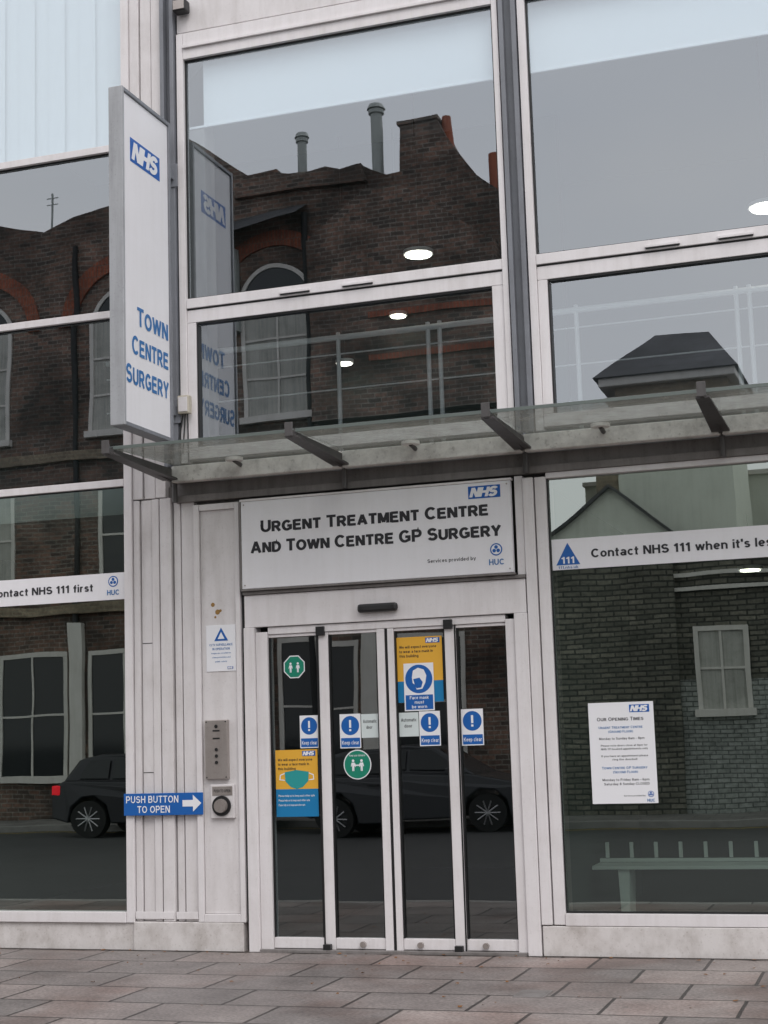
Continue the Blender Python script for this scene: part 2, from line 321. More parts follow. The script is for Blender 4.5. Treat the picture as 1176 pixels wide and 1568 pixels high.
def bay(x0,x1,name):
    box(name+'_jamb',x0,x0+.06,FY,.08,3.82,7.5,WHITE,B)
    box(name+'_jamb',x1-.045,x1,FY,.08,3.82,7.5,WHITE,B)
    a=x0+.062; b=x1-.047
    for (g0,g1,h0,h1) in ((a,a+.012,5.19,7.27),(b-.012,b,5.19,7.27)): box(name+'_gasket',g0,g1,.015,.034,h0,h1,BLACK,B,0)
    box(name+'_gasket',a+.013,b-.013,.015,.034,5.191,5.203,BLACK,B,0); box(name+'_gasket',a+.013,b-.013,.015,.034,7.257,7.269,BLACK,B,0)
    box(name+'_head',a,b,FY+.003,.08,7.27,7.5,WHITE,B)
    box(name+'_head_drip',a,b,FY-.02,FY,7.36,7.385,WHITE,B)
    box(name+'_transom',a,b,FY+.003,.08,5.11,5.19,WHITE,B)
    box(name+'_sash_head',a,b,FY+.02,.08,4.99,5.095,WHITE,B)
    box(name+'_joint',a,b,0,.07,5.095,5.11,DARK,B,0)
    box(name+'_sash_side',a,a+.075,FY+.02,.08,3.95,4.988,WHITE,B)
    box(name+'_sash_side',b-.09,b,FY+.02,.08,3.95,4.988,WHITE,B)
    box(name+'_sash_side_bead',a+.077,a+.09,FY+.032,.08,3.95,4.972,BLACK,B,.002)
    box(name+'_sash_bead',a+.092,b-.092,FY+.032,.08,4.975,4.989,BLACK,B,.0)
    box(name+'_sash_foot',a,b,FY+.02,.08,3.85,3.948,WHITE,B)
    pane(name+'_upper_glass',a,b,5.19,7.27,GY,GLASS_U,B)
    pane(name+'_lower_glass',a+.09,b-.09,3.948,4.99,GY+.01,GLASS_U,B)
    sheet(name+'_roller_blind',a,b,6.705,7.27,.10,PAPER,B)
    box(name+'_blind_bar',a,b,.09,.11,6.69,6.71,PAPER,B,.003)
    for k in (.36,.56,):
        xx=a+(b-a)*k
        box('trickle_vent',xx-.13,xx+.13,FY-.02,FY+.002,5.128,5.15,WHITE,B,.003)
        box('trickle_vent_slot',xx-.125,xx+.125,FY-.012,FY+.002,5.121,5.127,DARK,B,0)
bay(-1.695,1.085,'bay_a'); bay(1.245,4.03,'bay_b'); bay(4.2,6.98,'bay_c')
box('steel_column_web',4.04,4.19,.0,.1,3.8,9.5,GREYC,B)
box('parapet_panel',-1.695,1.085,.0,.1,7.515,9.5,WHITE2,B)
box('parapet_panel',1.245,7.0,.0,.1,7.515,9.5,WHITE2,B)
sl=empty('security_light'); box('housing',-1.68,-1.56,-.12,-.02,7.66,7.76,BLACK,sl,.01); box('lamp_face',-1.67,-1.57,-.125,-.121,7.67,7.75,STEEL,sl,.002); cyl('arm',(-1.62,-.08,7.76),(-1.62,.0,7.80),.012,BLACK,sl,8)
box('door_pier',1.125,1.205,-.035,.1,.2,3.47,WHITE,B,.005)
box('door_pier',1.215,1.30,-.02,.1,.2,3.47,WHITE,B,.005)
box('door_pier_back',1.06,1.29,.1,.3,-.05,3.56,GREYB,B)
box('right_window_head',1.302,7.0,FY,.08,3.455,3.498,WHITE,B)
box('right_window_sill',1.302,7.0,FY-.01,.08,.195,.28,WHITE,B)
box('right_gasket',1.302,7.0,.01,.034,.2805,.292,BLACK,B,0); box('right_gasket',1.3005,1.311,.01,.026,.293,3.454,BLACK,B,0)
box('right_plinth',1.13,7.0,-.03,.1,-.06,.192,PLIN,B,.006)
pane('right_window_glass',1.30,4.03,.28,3.455,GY,GLASS_L,B,.0008)
box('right_mullion',4.03,4.19,FY,.08,.28,3.455,WHITE,B)
pane('right_window_glass',4.19,7.0,.28,3.455,GY,GLASS_L,B)
box('door_head_panel',-1.16,1.115,-.03,.1,2.46,2.715,WHITE,B,.005)
box('door_head_trim',-1.165,1.12,-.05,.08,2.718,2.742,GREYB,B)
box('door_jamb',-1.165,-1.075,-.045,.1,-.02,2.458,WHITE,B,.005)
box('door_jamb_inner',-1.073,-.975,-.02,.1,-.02,2.42,WHITE,B,.005)
box('door_jamb',1.02,1.12,-.045,.1,-.03,2.458,WHITE,B,.005)
box('door_jamb_inner',.945,1.018,-.02,.1,-.02,2.42,WHITE,B,.005)
box('door_track',-.973,.943,-.01,.1,2.40,2.456,WHITE,B)
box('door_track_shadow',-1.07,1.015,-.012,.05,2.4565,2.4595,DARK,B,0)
box('door_threshold',-1.07,1.015,-.06,.2,-.03,.004,GREYB,B)
box('pier_side_gap',-1.193,-1.167,.0,.058,.2,3.47,DARK,B,0)
box('sign_side_post',1.06,1.122,-.02,.098,2.745,3.49,WHITE,B)
# ------------------------- interior shell
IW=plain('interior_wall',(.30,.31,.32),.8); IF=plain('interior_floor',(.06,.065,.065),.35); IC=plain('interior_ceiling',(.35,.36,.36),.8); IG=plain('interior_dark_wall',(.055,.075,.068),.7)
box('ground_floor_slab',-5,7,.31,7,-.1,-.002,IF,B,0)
box('first_floor_slab',-5,7,.31,7,3.5,3.75,IC,B,0)
box('roof_slab',-5,7,.31,7,8.2,8.4,IC,B,0)
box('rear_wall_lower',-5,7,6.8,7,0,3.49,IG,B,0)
box('rear_wall_upper',-5,7,6.8,7,3.76,8.19,IW,B,0)
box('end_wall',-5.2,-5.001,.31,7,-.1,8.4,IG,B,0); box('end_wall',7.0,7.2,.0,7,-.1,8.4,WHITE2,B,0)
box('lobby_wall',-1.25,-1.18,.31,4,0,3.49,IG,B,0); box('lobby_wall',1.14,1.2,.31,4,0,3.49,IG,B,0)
box('partition_wall',-5,.6,4.6,4.7,3.76,8.19,IG,B,0)
box('bulkhead',-5,7,1.0,1.2,7.3,8.19,IC,B,0)
for i in range(18):
    x=-2.24-i*.15; yy=.13+(i%2)*.012
    mesh('vertical_blind_slat',[(x,yy,6.68),(x-.16,yy+.004,6.68),(x-.16,yy+.004,9.3),(x,yy,9.3)],[(0,1,2,3)],PAPER,B)
# ------------------------- sliding door
D=empty('automatic_sliding_door')
def stile(a,b,y0=0.0): box('stile',a,b,y0,.06,.0,2.398,WHITE,D,.004)
stile(-.565,-.475); stile(-.075,-.012,-.008); stile(.012,.062,-.008); stile(.465,.553)
box('centre_seal',-.011,.011,.0,.05,.0,2.398,BLACK,D,0)
for a,b in ((-.565,-.553),(.541,.553)):
    box('leaf_seal',a,b,-.003,-.0005,.0,2.398,BLACK,D,0)
for a,b in ((-.973,-.567),(-.473,-.077),(.064,.463),(.555,.943)):
    box('bottom_rail',a,b,.004,.06,.008,.088,WHITE,D,.004)
    box('top_rail',a,b,.004,.06,2.375,2.398,WHITE,D,.003)
    for g0,g1 in ((a,a+.009),(b-.009,b)): box('gasket',g0,g1,.006,.03,.09,2.373,BLACK,D,0)
    pane('door_leaf_glass',a,b,.088,2.375,.033,GLASS_D,D,.002)
for x in (-.53,.50): box('guide_block',x-.035,x+.035,-.03,.0,2.37,2.44,BLACK,D); box('floor_guide',x-.03,x+.03,-.05,-.005,.0,.045,BLACK,D)
for x in (-.25,.2,.70): cyl('floor_stop',(x,-.03,.045),(x,.0,.045),.022,STEEL,D)
sn=empty('door_sensor'); box('housing',-.20,.12,-.09,-.032,2.525,2.59,BLACK,sn,.02); box('lens_window',-.15,.07,-.094,-.09,2.54,2.57,DARK,sn,.001)
# ------------------------- canopy
C=empty('glass_canopy')
jx=[-1.74,-.28,1.165,2.62,4.07,5.5,7.0]
for a,b in zip(jx[:-1],jx[1:]):
    box('wall_rail',a+.006,b-.006,-.13,-.04,3.655,3.785,RAILM,C,.008)
    v=[(a+.01,-1.10,3.765),(b-.01,-1.10,3.765),(b-.01,-.05,3.80),(a+.01,-.05,3.80)]
    v+= [(p[0],p[1],p[2]+.016) for p in v]
    mesh('glass_panel',v,[(0,3,2,1),(4,5,6,7),(0,1,5,4),(1,2,6,5),(2,3,7,6),(3,0,4,7)],GLASS_C,C)
    box('glass_edge',a+.01,b-.01,-1.108,-1.101,3.762,3.786,EDGE,C,.001)
    xx=a+(b-a)*.42
    cyl('glass_clamp',(xx,-.25,3.76),(xx,-.25,3.785),.07,RAILM,C,24)
    cyl('clamp_arm',(xx,-.25,3.765),(xx,-.08,3.74),.018,BRKT,C,8)
box('wall_rail_back',-1.73,7,-.038,.0,3.66,3.80,GREYB,C)
for x in jx:
    v=[];t=.012
    prof=[(-.131,3.66),(-.131,3.765),(-1.16,3.765),(-1.16,3.79),(-1.20,3.79),(-1.20,3.72),(-.5,3.69)]
    n=len(prof)
    for s in (-t,t): v+=[(x+s,y,z) for y,z in prof]
    f=[tuple(range(n))[::-1],tuple(range(n,2*n))]+[(i,(i+1)%n,n+(i+1)%n,n+i) for i in range(n)]
    mesh('bracket_blade',v,f,BRKT,C)
    mesh('bracket_flange',[(x-.045,-1.16,3.715),(x+.045,-1.16,3.715),(x+.065,-.135,3.67),(x-.065,-.135,3.67),(x-.045,-1.16,3.73),(x+.045,-1.16,3.73),(x+.065,-.135,3.685),(x-.065,-.135,3.685)],[(0,3,2,1),(4,5,6,7),(0,1,5,4),(1,2,6,5),(2,3,7,6),(3,0,4,7)],BRKT,C)
    box('bracket_tip',x-.03,x+.03,-1.215,-1.201,3.715,3.815,BRKT,C)
    cyl('downpipe_stub',(x+.0,-.055,3.50),(x+.0,-.055,3.654),.022,BRKT,C)
# ------------------------- fascia sign
F=empty('entrance_sign')
box('board',-1.155,1.04,-.075,-.02,2.762,3.455,SIGNW,F,.004)
box('frame_top',-1.165,1.05,-.078,-.018,3.457,3.475,WHITE,F); box('frame_foot',-1.165,1.05,-.078,-.018,2.745,2.76,GREYB,F)
box('frame_side',-1.170,-1.157,-.078,-.018,2.762,3.455,GREYB,F); 
SY=-.0765
nhs(F,.715,.965,3.335,3.43,SY)
text('line_1','Urgent Treatment Centre',-.985,.865,3.25,.093,SY,SIGNK,F,bold=.048,sc=.86)
text('line_2','And Town Centre GP Surgery',-1.075,.955,3.088,.093,SY,SIGNK,F,bold=.048,sc=.86)
text('small_print','Services provided by',.375,.755,2.885,.028,SY,SIGNK,F)
huc(F,.915,2.94,.047,SY)
for x in (-1.13,1.015):
    for z in (2.79,3.43): cyl('fixing_screw',(x,-.075,z),(x,-.079,z),.006,STEEL,F,10)
# ------------------------- projecting sign
P=empty('projecting_sign')
box('light_box',-1.775,-1.693,-.985,-.215,4.0,6.615,SIGNW,P,.002)
FR=dirty('sign_frame',(.38,.39,.41),(.18,.18,.19),.4,.5)
box('frame_outer',-1.80,-1.678,-1.02,-.987,3.965,6.65,FR,P,.006)
box('frame_inner',-1.80,-1.678,-.213,-.18,3.965,6.65,GREYC,P,.006)
box('frame_top',-1.799,-1.679,-.986,-.214,6.617,6.649,GREYC,P,.004)
box('frame_foot',-1.799,-1.679,-.986,-.214,3.966,3.998,GREYC,P,.004)
for z in (6.25,4.25): box('wall_bracket',-1.77,-1.71,-.179,-.03,z-.04,z+.04,GREYC,P); box('bracket_plate',-1.80,-1.68,-.06,-.05,z-.1,z+.1,GREYC,P)
nhs(P,-.87,-.36,6.09,6.285,-1.6915,True)
for t,a,z in (('Town',-.775,4.865),('Centre',-.865,4.625),('Surgery',-.965,4.385)):
    text('lettering',t,a,-.245,z,.15,-1.6905,TXTB,P,bold=.028,sc=.88,side=True)
J=empty('junction_box'); box('casing',-1.69,-1.59,-.09,-.025,4.22,4.37,dirty('cream_plastic',(.55,.50,.42),(.3,.27,.2),.5,.4),J,.008)
box('lid',-1.68,-1.60,-.096,-.091,4.235,4.355,WHITE,J,.002)
for a,b in (((-1.66,-.05,4.22),(-1.70,-.04,4.02)),((-1.64,-.05,4.22),(-1.67,-.04,3.9)),((-1.62,-.05,4.22),(-1.62,-.04,3.82))): cyl('cable',a,b,.006,BLACK,J,8)
# ------------------------- wall signs / controls
A=empty('push_button_sign'); box('plate',-2.225,-1.535,-.045,-.036,1.02,1.192,BLUE,A,.002)
text('line_1','PUSH BUTTON',-2.205,-1.745,1.145,.055,-.0465,PAPER,A,bold=.012); text('line_2','TO OPEN',-2.105,-1.82,1.067,.055,-.0465,PAPER,A,bold=.012)
poly('arrow',[(-1.71,1.085),(-1.71,1.135),(-1.62,1.135),(-1.62,1.175),(-1.548,1.11),(-1.62,1.045),(-1.62,1.085)],-.0468,PAPER,A)
I=empty('intercom_panel'); box('plate',-1.51,-1.315,-.05,-.009,1.29,1.75,STEEL,I,.006)
for z in (1.66,1.60): box('speaker_slot',-1.44,-1.38,-.052,-.0505,z,z+.012,BLACK,I,0)
for z in (1.52,1.47,1.42): cyl('button',(-1.41,-.05,z),(-1.41,-.056,z),.013,BLACK,I,16)
cyl('camera_lens',(-1.41,-.05,1.70),(-1.41,-.055,1.70),.014,BLACK,I)
for x,z in ((-1.495,1.735),(-1.33,1.735),(-1.495,1.305),(-1.33,1.305)): cyl('screw',(x,-.05,z),(x,-.052,z),.006,DARK,I,8)
K=empty('door_push_button'); box('backplate',-1.47,-1.27,-.04,-.009,.99,1.25,WHITE2,K,.004); box('label',-1.455,-1.285,-.045,-.041,1.165,1.235,STEEL,K,.002)
text('label_text','PUSH TO OPEN',-1.44,-1.30,1.2,.022,-.0465,SIGNK,K)
cyl('ring',(-1.375,-.04,1.085),(-1.375,-.055,1.085),.078,BLACK,K,32); cyl('button',(-1.375,-.055,1.085),(-1.375,-.085,1.085),.055,STEEL,K,32,.05)
Q=empty('cctv_notice'); box('sheet',-1.50,-1.245,-.014,-.009,2.13,2.495,PAPER,Q,.001)
poly('triangle',[(-1.43,2.37),(-1.31,2.37),(-1.37,2.475)],-.0155,BLUE,Q); poly('triangle_inner',[(-1.40,2.385),(-1.34,2.385),(-1.37,2.44)],-.016,PAPER,Q)
for k,(t,w) in enumerate((('CCTV SURVEILLANCE',.2),('IN OPERATION',.15),('images are recorded for',.17),('crime prevention and',.16),('public safety',.1))):
    text('text_line',t,-1.372-w/2,-1.372+w/2,2.34-k*.033,.018 if k<2 else .012,-.0155,TXTB,Q)
nhs(Q,-1.32,-1.27,2.145,2.165,-.0155)
Z=empty('adhesive_residue'); 
RM=plain('old_glue',(.30,.17,.05),.8)
for x,z,r in ((-1.44,2.66,.018),(-1.40,2.60,.022),(-1.375,2.61,.012),(-1.42,2.56,.01)): disc('mark',x,z,r,-.0092,RM,Z,7,random.random())
# ------------------------- banners
def banner(x0,x1,z0,z1):
    e=empty('nhs_111_banner'); sheet('strip',x0,x1,z0,z1,.027,SIGNW,e); return e
e=banner(1.315,4.02,2.765,2.995)
poly('triangle',[(1.345,2.80),(1.525,2.80),(1.435,2.965)],.025,BLUE,e); text('triangle_text','111',1.385,1.485,2.835,.05,.0235,PAPER,e,bold=.03); text('url','111.nhs.uk',1.36,1.51,2.782,.02,.0235,TXTB,e)
text('message',"Contact NHS 111 when it's less urgent than 999",1.61,3.72,2.875,.064,.0245,SIGNK,e,bold=.035)
huc(e,3.90,2.91,.04,.025)
e=banner(-4.98,-2.235,2.755,2.975); text('message','Contact NHS 111 first',-3.50,-2.53,2.865,.062,.0245,SIGNK,e,bold=.035); huc(e,-2.345,2.905,.045,.025)
# ------------------------- door stickers
def keepclear(x0,x1,z0,z1):
    e=empty('keep_clear_sticker'); cx=(x0+x1)/2; w=x1-x0
    sheet('backing',x0,x1,z0,z1,.027,PAPER,e); sheet('blue_foot',x0+.008,x1-.008,z0+.008,z0+(z1-z0)*.30,.0262,BLUE,e)
    disc('blue_disc',cx,z1-w*.52,w*.43,.0262,BLUE,e); text('exclamation','!',cx-w*.05,cx+w*.05,z1-w*.52,w*.5,.0254,PAPER,e,bold=.04)
    text('caption','Keep clear',x0+.015,x1-.015,z0+(z1-z0)*.165,.03,.0254,PAPER,e,bold=.01)
for q in ((-.735,-.58,1.51,1.76),(-.405,-.235,1.50,1.76),(.235,.40,1.50,1.76),(.565,.735,1.495,1.765)): keepclear(*q)
LP=plain('label_pale',(.62,.68,.68),.4)
for a,b in ((-.23,-.09),(.076,.23)):
    e=empty('automatic_door_label'); sheet('backing',a,b,1.575,1.755,.0275,LP,e)
    text('caption','Automatic',a+.015,b-.015,1.70,.026,.0265,SIGNK,e); text('caption','door',a+.04,b-.05,1.655,.026,.0265,SIGNK,e)
def persons(e,cx,cz,s,y):
    for d in (-1,1):
        x=cx+d*s*.55
        disc('head',x,cz+s*.55,s*.17,y,PAPER,e,16)
        poly('figure',[(x-s*.2,cz+s*.32),(x+s*.2,cz+s*.32),(x+s*.32,cz-s*.15),(x+s*.2,cz-s*.12),(x+s*.15,cz+s*.1),(x+s*.13,cz-s*.7),(x+s*.02,cz-s*.7),(x,cz-s*.2),(x-s*.02,cz-s*.7),(x-s*.13,cz-s*.7),(x-s*.15,cz+s*.1),(x-s*.2,cz-s*.12),(x-s*.32,cz-s*.15)],y,PAPER,e)
e=empty('distancing_sticker'); disc('border',-.77,2.14,.095,.027,PAPER,e,8,math.pi/8); disc('green_octagon',-.77,2.14,.086,.0262,GREEN,e,8,math.pi/8); persons(e,-.77,2.135,.055,.0254)
e=empty('distancing_sticker'); disc('border',-.27,1.375,.112,.027,PAPER,e,48); disc('green_disc',-.27,1.375,.104,.0262,GREEN,e,48); persons(e,-.27,1.37,.062,.0254)
poly('double_arrow',[(-.30,1.37),(-.285,1.385),(-.285,1.375),(-.255,1.375),(-.255,1.385),(-.24,1.37),(-.255,1.355),(-.255,1.365),(-.285,1.365),(-.285,1.355)],.025,PAPER,e)
text('caption','Keep your distance',-.335,-.205,1.445,.016,.0254,PAPER,e)
def maskposter(x0,x1,z0,z1,split):
    e=empty('face_covering_poster'); w=x1-x0
    sheet('yellow_field',x0,x1,split,z1,.0275,YEL,e); sheet('blue_field',x0,x1,z0,split,.0275,BLUE2,e)
    nhs(e,x1-w*.36,x1-w*.05,z1-.05,z1-.01,.0265)
    for k,t in enumerate(('We will expect everyone','to wear a face mask in','this building')):
        text('headline',t,x0+.02,x0+.02+w*(.82,.74,.42)[k],z1-.075-k*.034,.021,.0265,SIGNK,e,bold=.02)
    return e,w
e,w=maskposter(-.945,-.595,.99,1.50,1.20)
pts=[(-.87,1.33),(-.77,1.345),(-.67,1.33),(-.675,1.26),(-.72,1.215),(-.77,1.20),(-.82,1.215),(-.865,1.26)]
poly('mask',pts,.0262,TEAL,e)
for k in range(3): text('small_print','Please help us to keep each other safe',-.925,-.925+.3-.04*k,1.15-k*.035,.016,.0262,PAPER,e)
for d in (-1,1): poly('ear_loop',[(-.77+d*.1,1.325),(-.77+d*.14,1.31),(-.77+d*.145,1.27),(-.77+d*.1,1.265),(-.77+d*.1,1.272),(-.77+d*.136,1.277),(-.77+d*.132,1.304),(-.77+d*.1,1.317)],.0261,PAPER,e)
e,w=maskposter(.075,.435,1.83,2.325,1.99)
M=empty('face_mask_sign'); sheet('backing',.125,.362,1.765,2.125,.024,PAPER,M); disc('blue_disc',.244,2.005,.108,.0232,BLUE,M,48)
poly('head',[(.19,2.02),(.20,2.07),(.24,2.09),(.285,2.075),(.305,2.03),(.295,1.975),(.27,1.93),(.225,1.925),(.215,1.96),(.195,1.975)],.0226,PAPER,M)
poly('mask',[(.20,2.005),(.25,2.015),(.275,1.98),(.262,1.94),(.225,1.935),(.21,1.965)],.022,BLUE,M)
sheet('caption_panel',.135,.352,1.775,1.885,.0232,BLUE,M)
for k,(t,w) in enumerate((('Face mask',.15),('must',.075),('be worn',.12))): text('caption',t,.243-w/2,.243+w/2,1.865-k*.034,.024,.0224,PAPER,M,bold=.02)
# ------------------------- opening times
O=empty('opening_times_poster'); sheet('sheet',1.53,2.005,1.05,1.775,.027,PAPER,O); nhs(O,1.83,1.975,1.70,1.755,.026)
for t,a,b,z,c,m in (('Our Opening Times',1.59,1.93,1.655,.026,SIGNK),('Urgent Treatment Centre',1.60,1.92,1.595,.018,TXTB),('(Ground Floor)',1.67,1.85,1.565,.018,TXTB),('Monday to Sunday 8am - 8pm',1.60,1.93,1.515,.017,SIGNK),
   ('Please note doors close at 8pm for',1.61,1.95,1.465,.014,SIGNK),('NHS 111 booked appointments only',1.61,1.95,1.44,.014,SIGNK),('If you have an appointment please',1.61,1.95,1.39,.014,SIGNK),('ring the doorbell',1.69,1.87,1.365,.014,SIGNK),
   ('Town Centre GP Surgery',1.61,1.94,1.305,.018,TXTB),('(Second Floor)',1.69,1.87,1.275,.018,TXTB),('Monday to Friday 8am - 6pm',1.61,1.95,1.22,.017,SIGNK),('Saturday & Sunday CLOSED',1.62,1.95,1.19,.017,SIGNK)):
    text('text_line',t,a,b,z,c,.0262,m,O,bold=.01,sc=.85 if m==TXTB or 'Our' in t else 0)
huc(O,1.955,1.115,.022,.026); text('small_print','Services provided by',1.76,1.915,1.105,.011,.0262,SIGNK,O)
# ------------------------- interior fittings
ST=empty('stair_balustrade'); RW=plain('rail_white',(.80,.80,.79),.4)
cyl('handrail',(-4,3,5.55),(6,3,5.55),.03,RW,ST); 
for z in (5.38,5.02,4.66): cyl('mid_rail',(-4,3,z),(6,3,z),.008,RW,ST,8)
for x in (-3,-1.40,-.46,-.34,1.02,2.52,2.64,4.2,5.4): cyl('post',(x,3,3.75),(x,3,5.60),.022,RW,ST,10)
LM=plain('lamp_glow',(1,.93,.80),.5,emit=8)
def lamp(x,y,z,r,top):
    e=empty('ceiling_lamp'); cyl('glowing_diffuser',(x,y,z),(x,y,z+.012),r,LM,e,32); cyl('rim',(x,y,z+.013),(x,y,z+.05),r+.02,RW,e,32); cyl('stem',(x,y,z+.05),(x,y,top),.008,IG,e,8)
lamp(-.53,3,6.29,.13,8.2); lamp(2.86,3,6.3,.16,8.2); lamp(-1.80,4.3,5.60,.08,8.2); lamp(-1.17,4.3,6.06,.08,8.2)
lamp(2.47,3.2,2.97,.09,3.5); lamp(0,3.5,3.3,.10,3.5); lamp(-3.2,2.5,3.4,.08,3.5)
BE=empty('waiting_bench')
for y in (1.3,1.42,1.54): box('seat_slat',1.25,4.2,y,y+.09,.47,.50,RW,BE)
for x in (1.5,2.8,4.05):
    mesh('leg',[(x-.03,1.32,.0),(x+.03,1.32,.0),(x+.045,1.32,.47),(x-.045,1.32,.47),(x-.03,1.6,.0),(x+.03,1.6,.0),(x+.045,1.6,.47),(x-.045,1.6,.47)],[(0,1,2,3),(7,6,5,4),(0,4,5,1),(1,5,6,2),(2,6,7,3),(3,7,4,0)],RW,BE)
for i in range(14): box('back_slat',1.3+i*.2,1.33+i*.2,1.64,1.66,.535,.66,RW,BE)
box('back_rail',1.25,4.2,1.64,1.67,.50,.53,RW,BE)
# ================================================================ GROUND
ROAD=dirty('asphalt',(.055,.055,.057),(.03,.03,.03),.8,.5,scale=(1,1,1),fine=90,bump=.6)
PAVE=bricks('paving_slabs',(.29,.245,.23),(.195,.175,.168),(.05,.043,.04),.78,.56,.013,ground=True,rough=.5,bump=.7,blotch=.45,stain=((.75,.62,.58),.9,.8),spots=True)
PAVE2=bricks('paving_slabs_far',(.22,.21,.20),(.18,.17,.16),(.05,.045,.04),.6,.6,.008,ground=True)
mesh('road',[(-300,-300,-.12),(300,-300,-.12),(300,300,-.12),(-300,300,-.12)],[(0,1,2,3)],ROAD)
pv=mesh('pavement',[(-60,-3.25,-.02),(60,-3.25,-.02),(60,.35,-.02),(-60,.35,-.02)],[(0,1,2,3)],PAVE)
KERB=dirty('granite_kerb',(.28,.27,.26),(.14,.13,.12),.7,.5,scale=(3,3,3))
for i in range(60):
    x=-27+i*.915
    box('kerb_stone',x,x+.905,-3.40,-3.252,-.2,-.018,KERB,pv,.012)
pf=box('pavement',-60,60,-18,-15.95,-.2,.0,PAVE2,None,.0)
box('kerb',-60,60,-15.948,-15.8,-.2,.002,KERB,pf,.01)
# dirt-filled joint where the paving meets the wall
jv=[];jf=[]; n=90
for i in range(n+1):
    x=-5+12*i/n; jv+=[(x,-.02,-.0165),(x,-.05-random.random()*.035,-.0165)]
for i in range(n): jf.append((2*i,2*i+1,2*i+3,2*i+2))
mesh('wall_foot_dirt',jv,jf,dirty('soil_dirt',(.05,.043,.036),(.02,.018,.016),.9,.5),pv)
DY=empty('road_marking'); YM=plain('yellow_line_paint',(.55,.40,.05),.7)
for y in (-3.62,-3.78,-15.5): mesh('line',[(-60,y,-.116),(60,y,-.116),(60,y+.08,-.116),(-60,y+.08,-.116)],[(0,1,2,3)],YM,DY)
mc=empty('utility_cover'); box('frame',1.32,1.52,-1.75,-1.50,-.04,-.014,GREYB,mc,.003); box('lid',1.335,1.505,-1.735,-1.515,-.03,-.012,GREYB,mc,.003)
LF=plain('dead_leaf',(.22,.10,.035),.8)
lv=[];lf=[]
for i in range(80):
    x=random.uniform(-3.6,3.2); y=-random.random()**2.6*2.3-.07; s=random.uniform(.007,.02); a=random.random()*6
    b=len(lv)
    for k in range(5):
        t=a+k*1.2566; lv.append((x+s*math.cos(t)*random.uniform(.6,1.2),y+s*math.sin(t),-.015+random.random()*.008))
    lf.append(tuple(range(b,b+5)))
mesh('fallen_leaves',lv,lf,LF)
# ================================================================ OPPOSITE STREET
BR=bricks('old_brick',(.26,.15,.11),(.09,.068,.058),(.25,.23,.20),.26,.09,.012,bump=.4,blotch=.65,stain=((.35,.34,.34),.5,.9))
RB=bricks('red_brick',(.36,.10,.05),(.27,.075,.04),(.2,.16,.13),.075,.225,.008)
PB=bricks('painted_brick',(.36,.38,.36),(.29,.31,.29),(.12,.13,.12),.24,.085,.012,bump=.6,blotch=.3)
GB=bricks('garden_brick',(.22,.21,.17),(.11,.11,.09),(.045,.045,.04),.30,.10,.018,bump=.6,blotch=.5)
RN=dirty('pale_render',(.72,.75,.67),(.45,.46,.40),.8,.4); SL=bricks('roof_slate',(.10,.10,.11),(.07,.07,.075),(.04,.04,.04),.3,.2,.01)
WF=dirty('sash_paint',(.72,.70,.66),(.45,.43,.38),.5,.4); DG=plain('opposite_glass',(.02,.022,.025),.05); NC=dirty('net_curtain',(.50,.50,.46),(.22,.22,.2),.8,.7,scale=(14,14,.5))
TAN=bricks('tan_brick',(.34,.27,.19),(.22,.17,.12),(.3,.27,.2),.225,.075,.01); RT=plain('terracotta',(.36,.11,.06),.8); LEAD=dirty('flue_grey',(.42,.45,.43),(.22,.24,.23),.6,.4)
def extr(name,pts,y0,y1,mat,parent,top=None,splay=0,sx=0):
    n=len(pts); v=[(a,y0,b) for a,b in pts]+[(a-(splay if a>sx else 0),y1,b) for a,b in pts]
    f=[tuple(range(n)),tuple(range(n,2*n))[::-1]]; fm=[0,0]
    for i in range(n):
        j=(i+1)%n; f.append((i,n+i,n+j,j)); dz=abs(pts[j][1]-pts[i][1]); dx=abs(pts[j][0]-pts[i][0]); fm.append(1 if dx>dz*.7 else 0)
    return mesh(name,v,f,mat,parent,0,[mat,top or mat],fm)
H=empty('brick_house')
extr('walls',[(-20,-.1),(-2.9,-.1),(-2.9,11.9),(-3.26,12.35),(-3.7,12.7),(-4.11,13.30),(-4.6,13.2),(-5.35,13.04),(-5.6,13.02),(-5.9,13.15),(-6.22,13.34),(-6.7,13.28),(-7.24,13.32),(-7.9,13.35),(-8.05,13.5),(-8.75,13.46),(-9.96,14.35),(-10.5,14.7),(-11.1,14.3),(-12,13.31),(-13.0,13.15),(-13.78,12.88),(-14.78,13.17),(-15.4,13.4),(-16.5,13.0),(-20,13.0)],-18.0,-23,BR,H,SL,splay=1.1,sx=-4.0)
extr('front_gable',[(-7.3,7.9),(-3.3,7.9),(-3.3,11.2),(-5.2,12.6),(-6.0,12.6),(-7.3,11.7)],-17.6,-17.999,BR,H,SL)
extr('rubble_parapet',[(-9.0,12.9),(-6.0,12.9),(-6.1,13.28),(-6.5,13.20),(-6.9,13.33),(-7.5,13.22),(-8.2,13.42),(-8.8,13.35)],-17.85,-17.999,BR,H)
mesh('lean_to_roof',[(-9.9,-17.3,11.9),(-7.4,-17.3,12.2),(-7.4,-18,12.6),(-9.9,-18,12.4)],[(0,1,2,3)],SL,H)
extr('chimney_stack',[(-5.38,12.6),(-4.15,12.6),(-4.13,13.33),(-4.4,13.75),(-4.56,14.10),(-5.37,14.06)],-18.15,-19.2,BR,H)
box('chimney_cap',-5.42,-4.52,-19.25,-18.1,14.08,14.16,BR,H)
cyl('chimney_pot',(-4.42,-18.5,13.5),(-4.42,-18.5,14.22),.13,RT,H,r2=.1); cyl('chimney_pot',(-3.42,-18.5,12.3),(-3.42,-18.5,13.3),.15,RT,H,r2=.12)
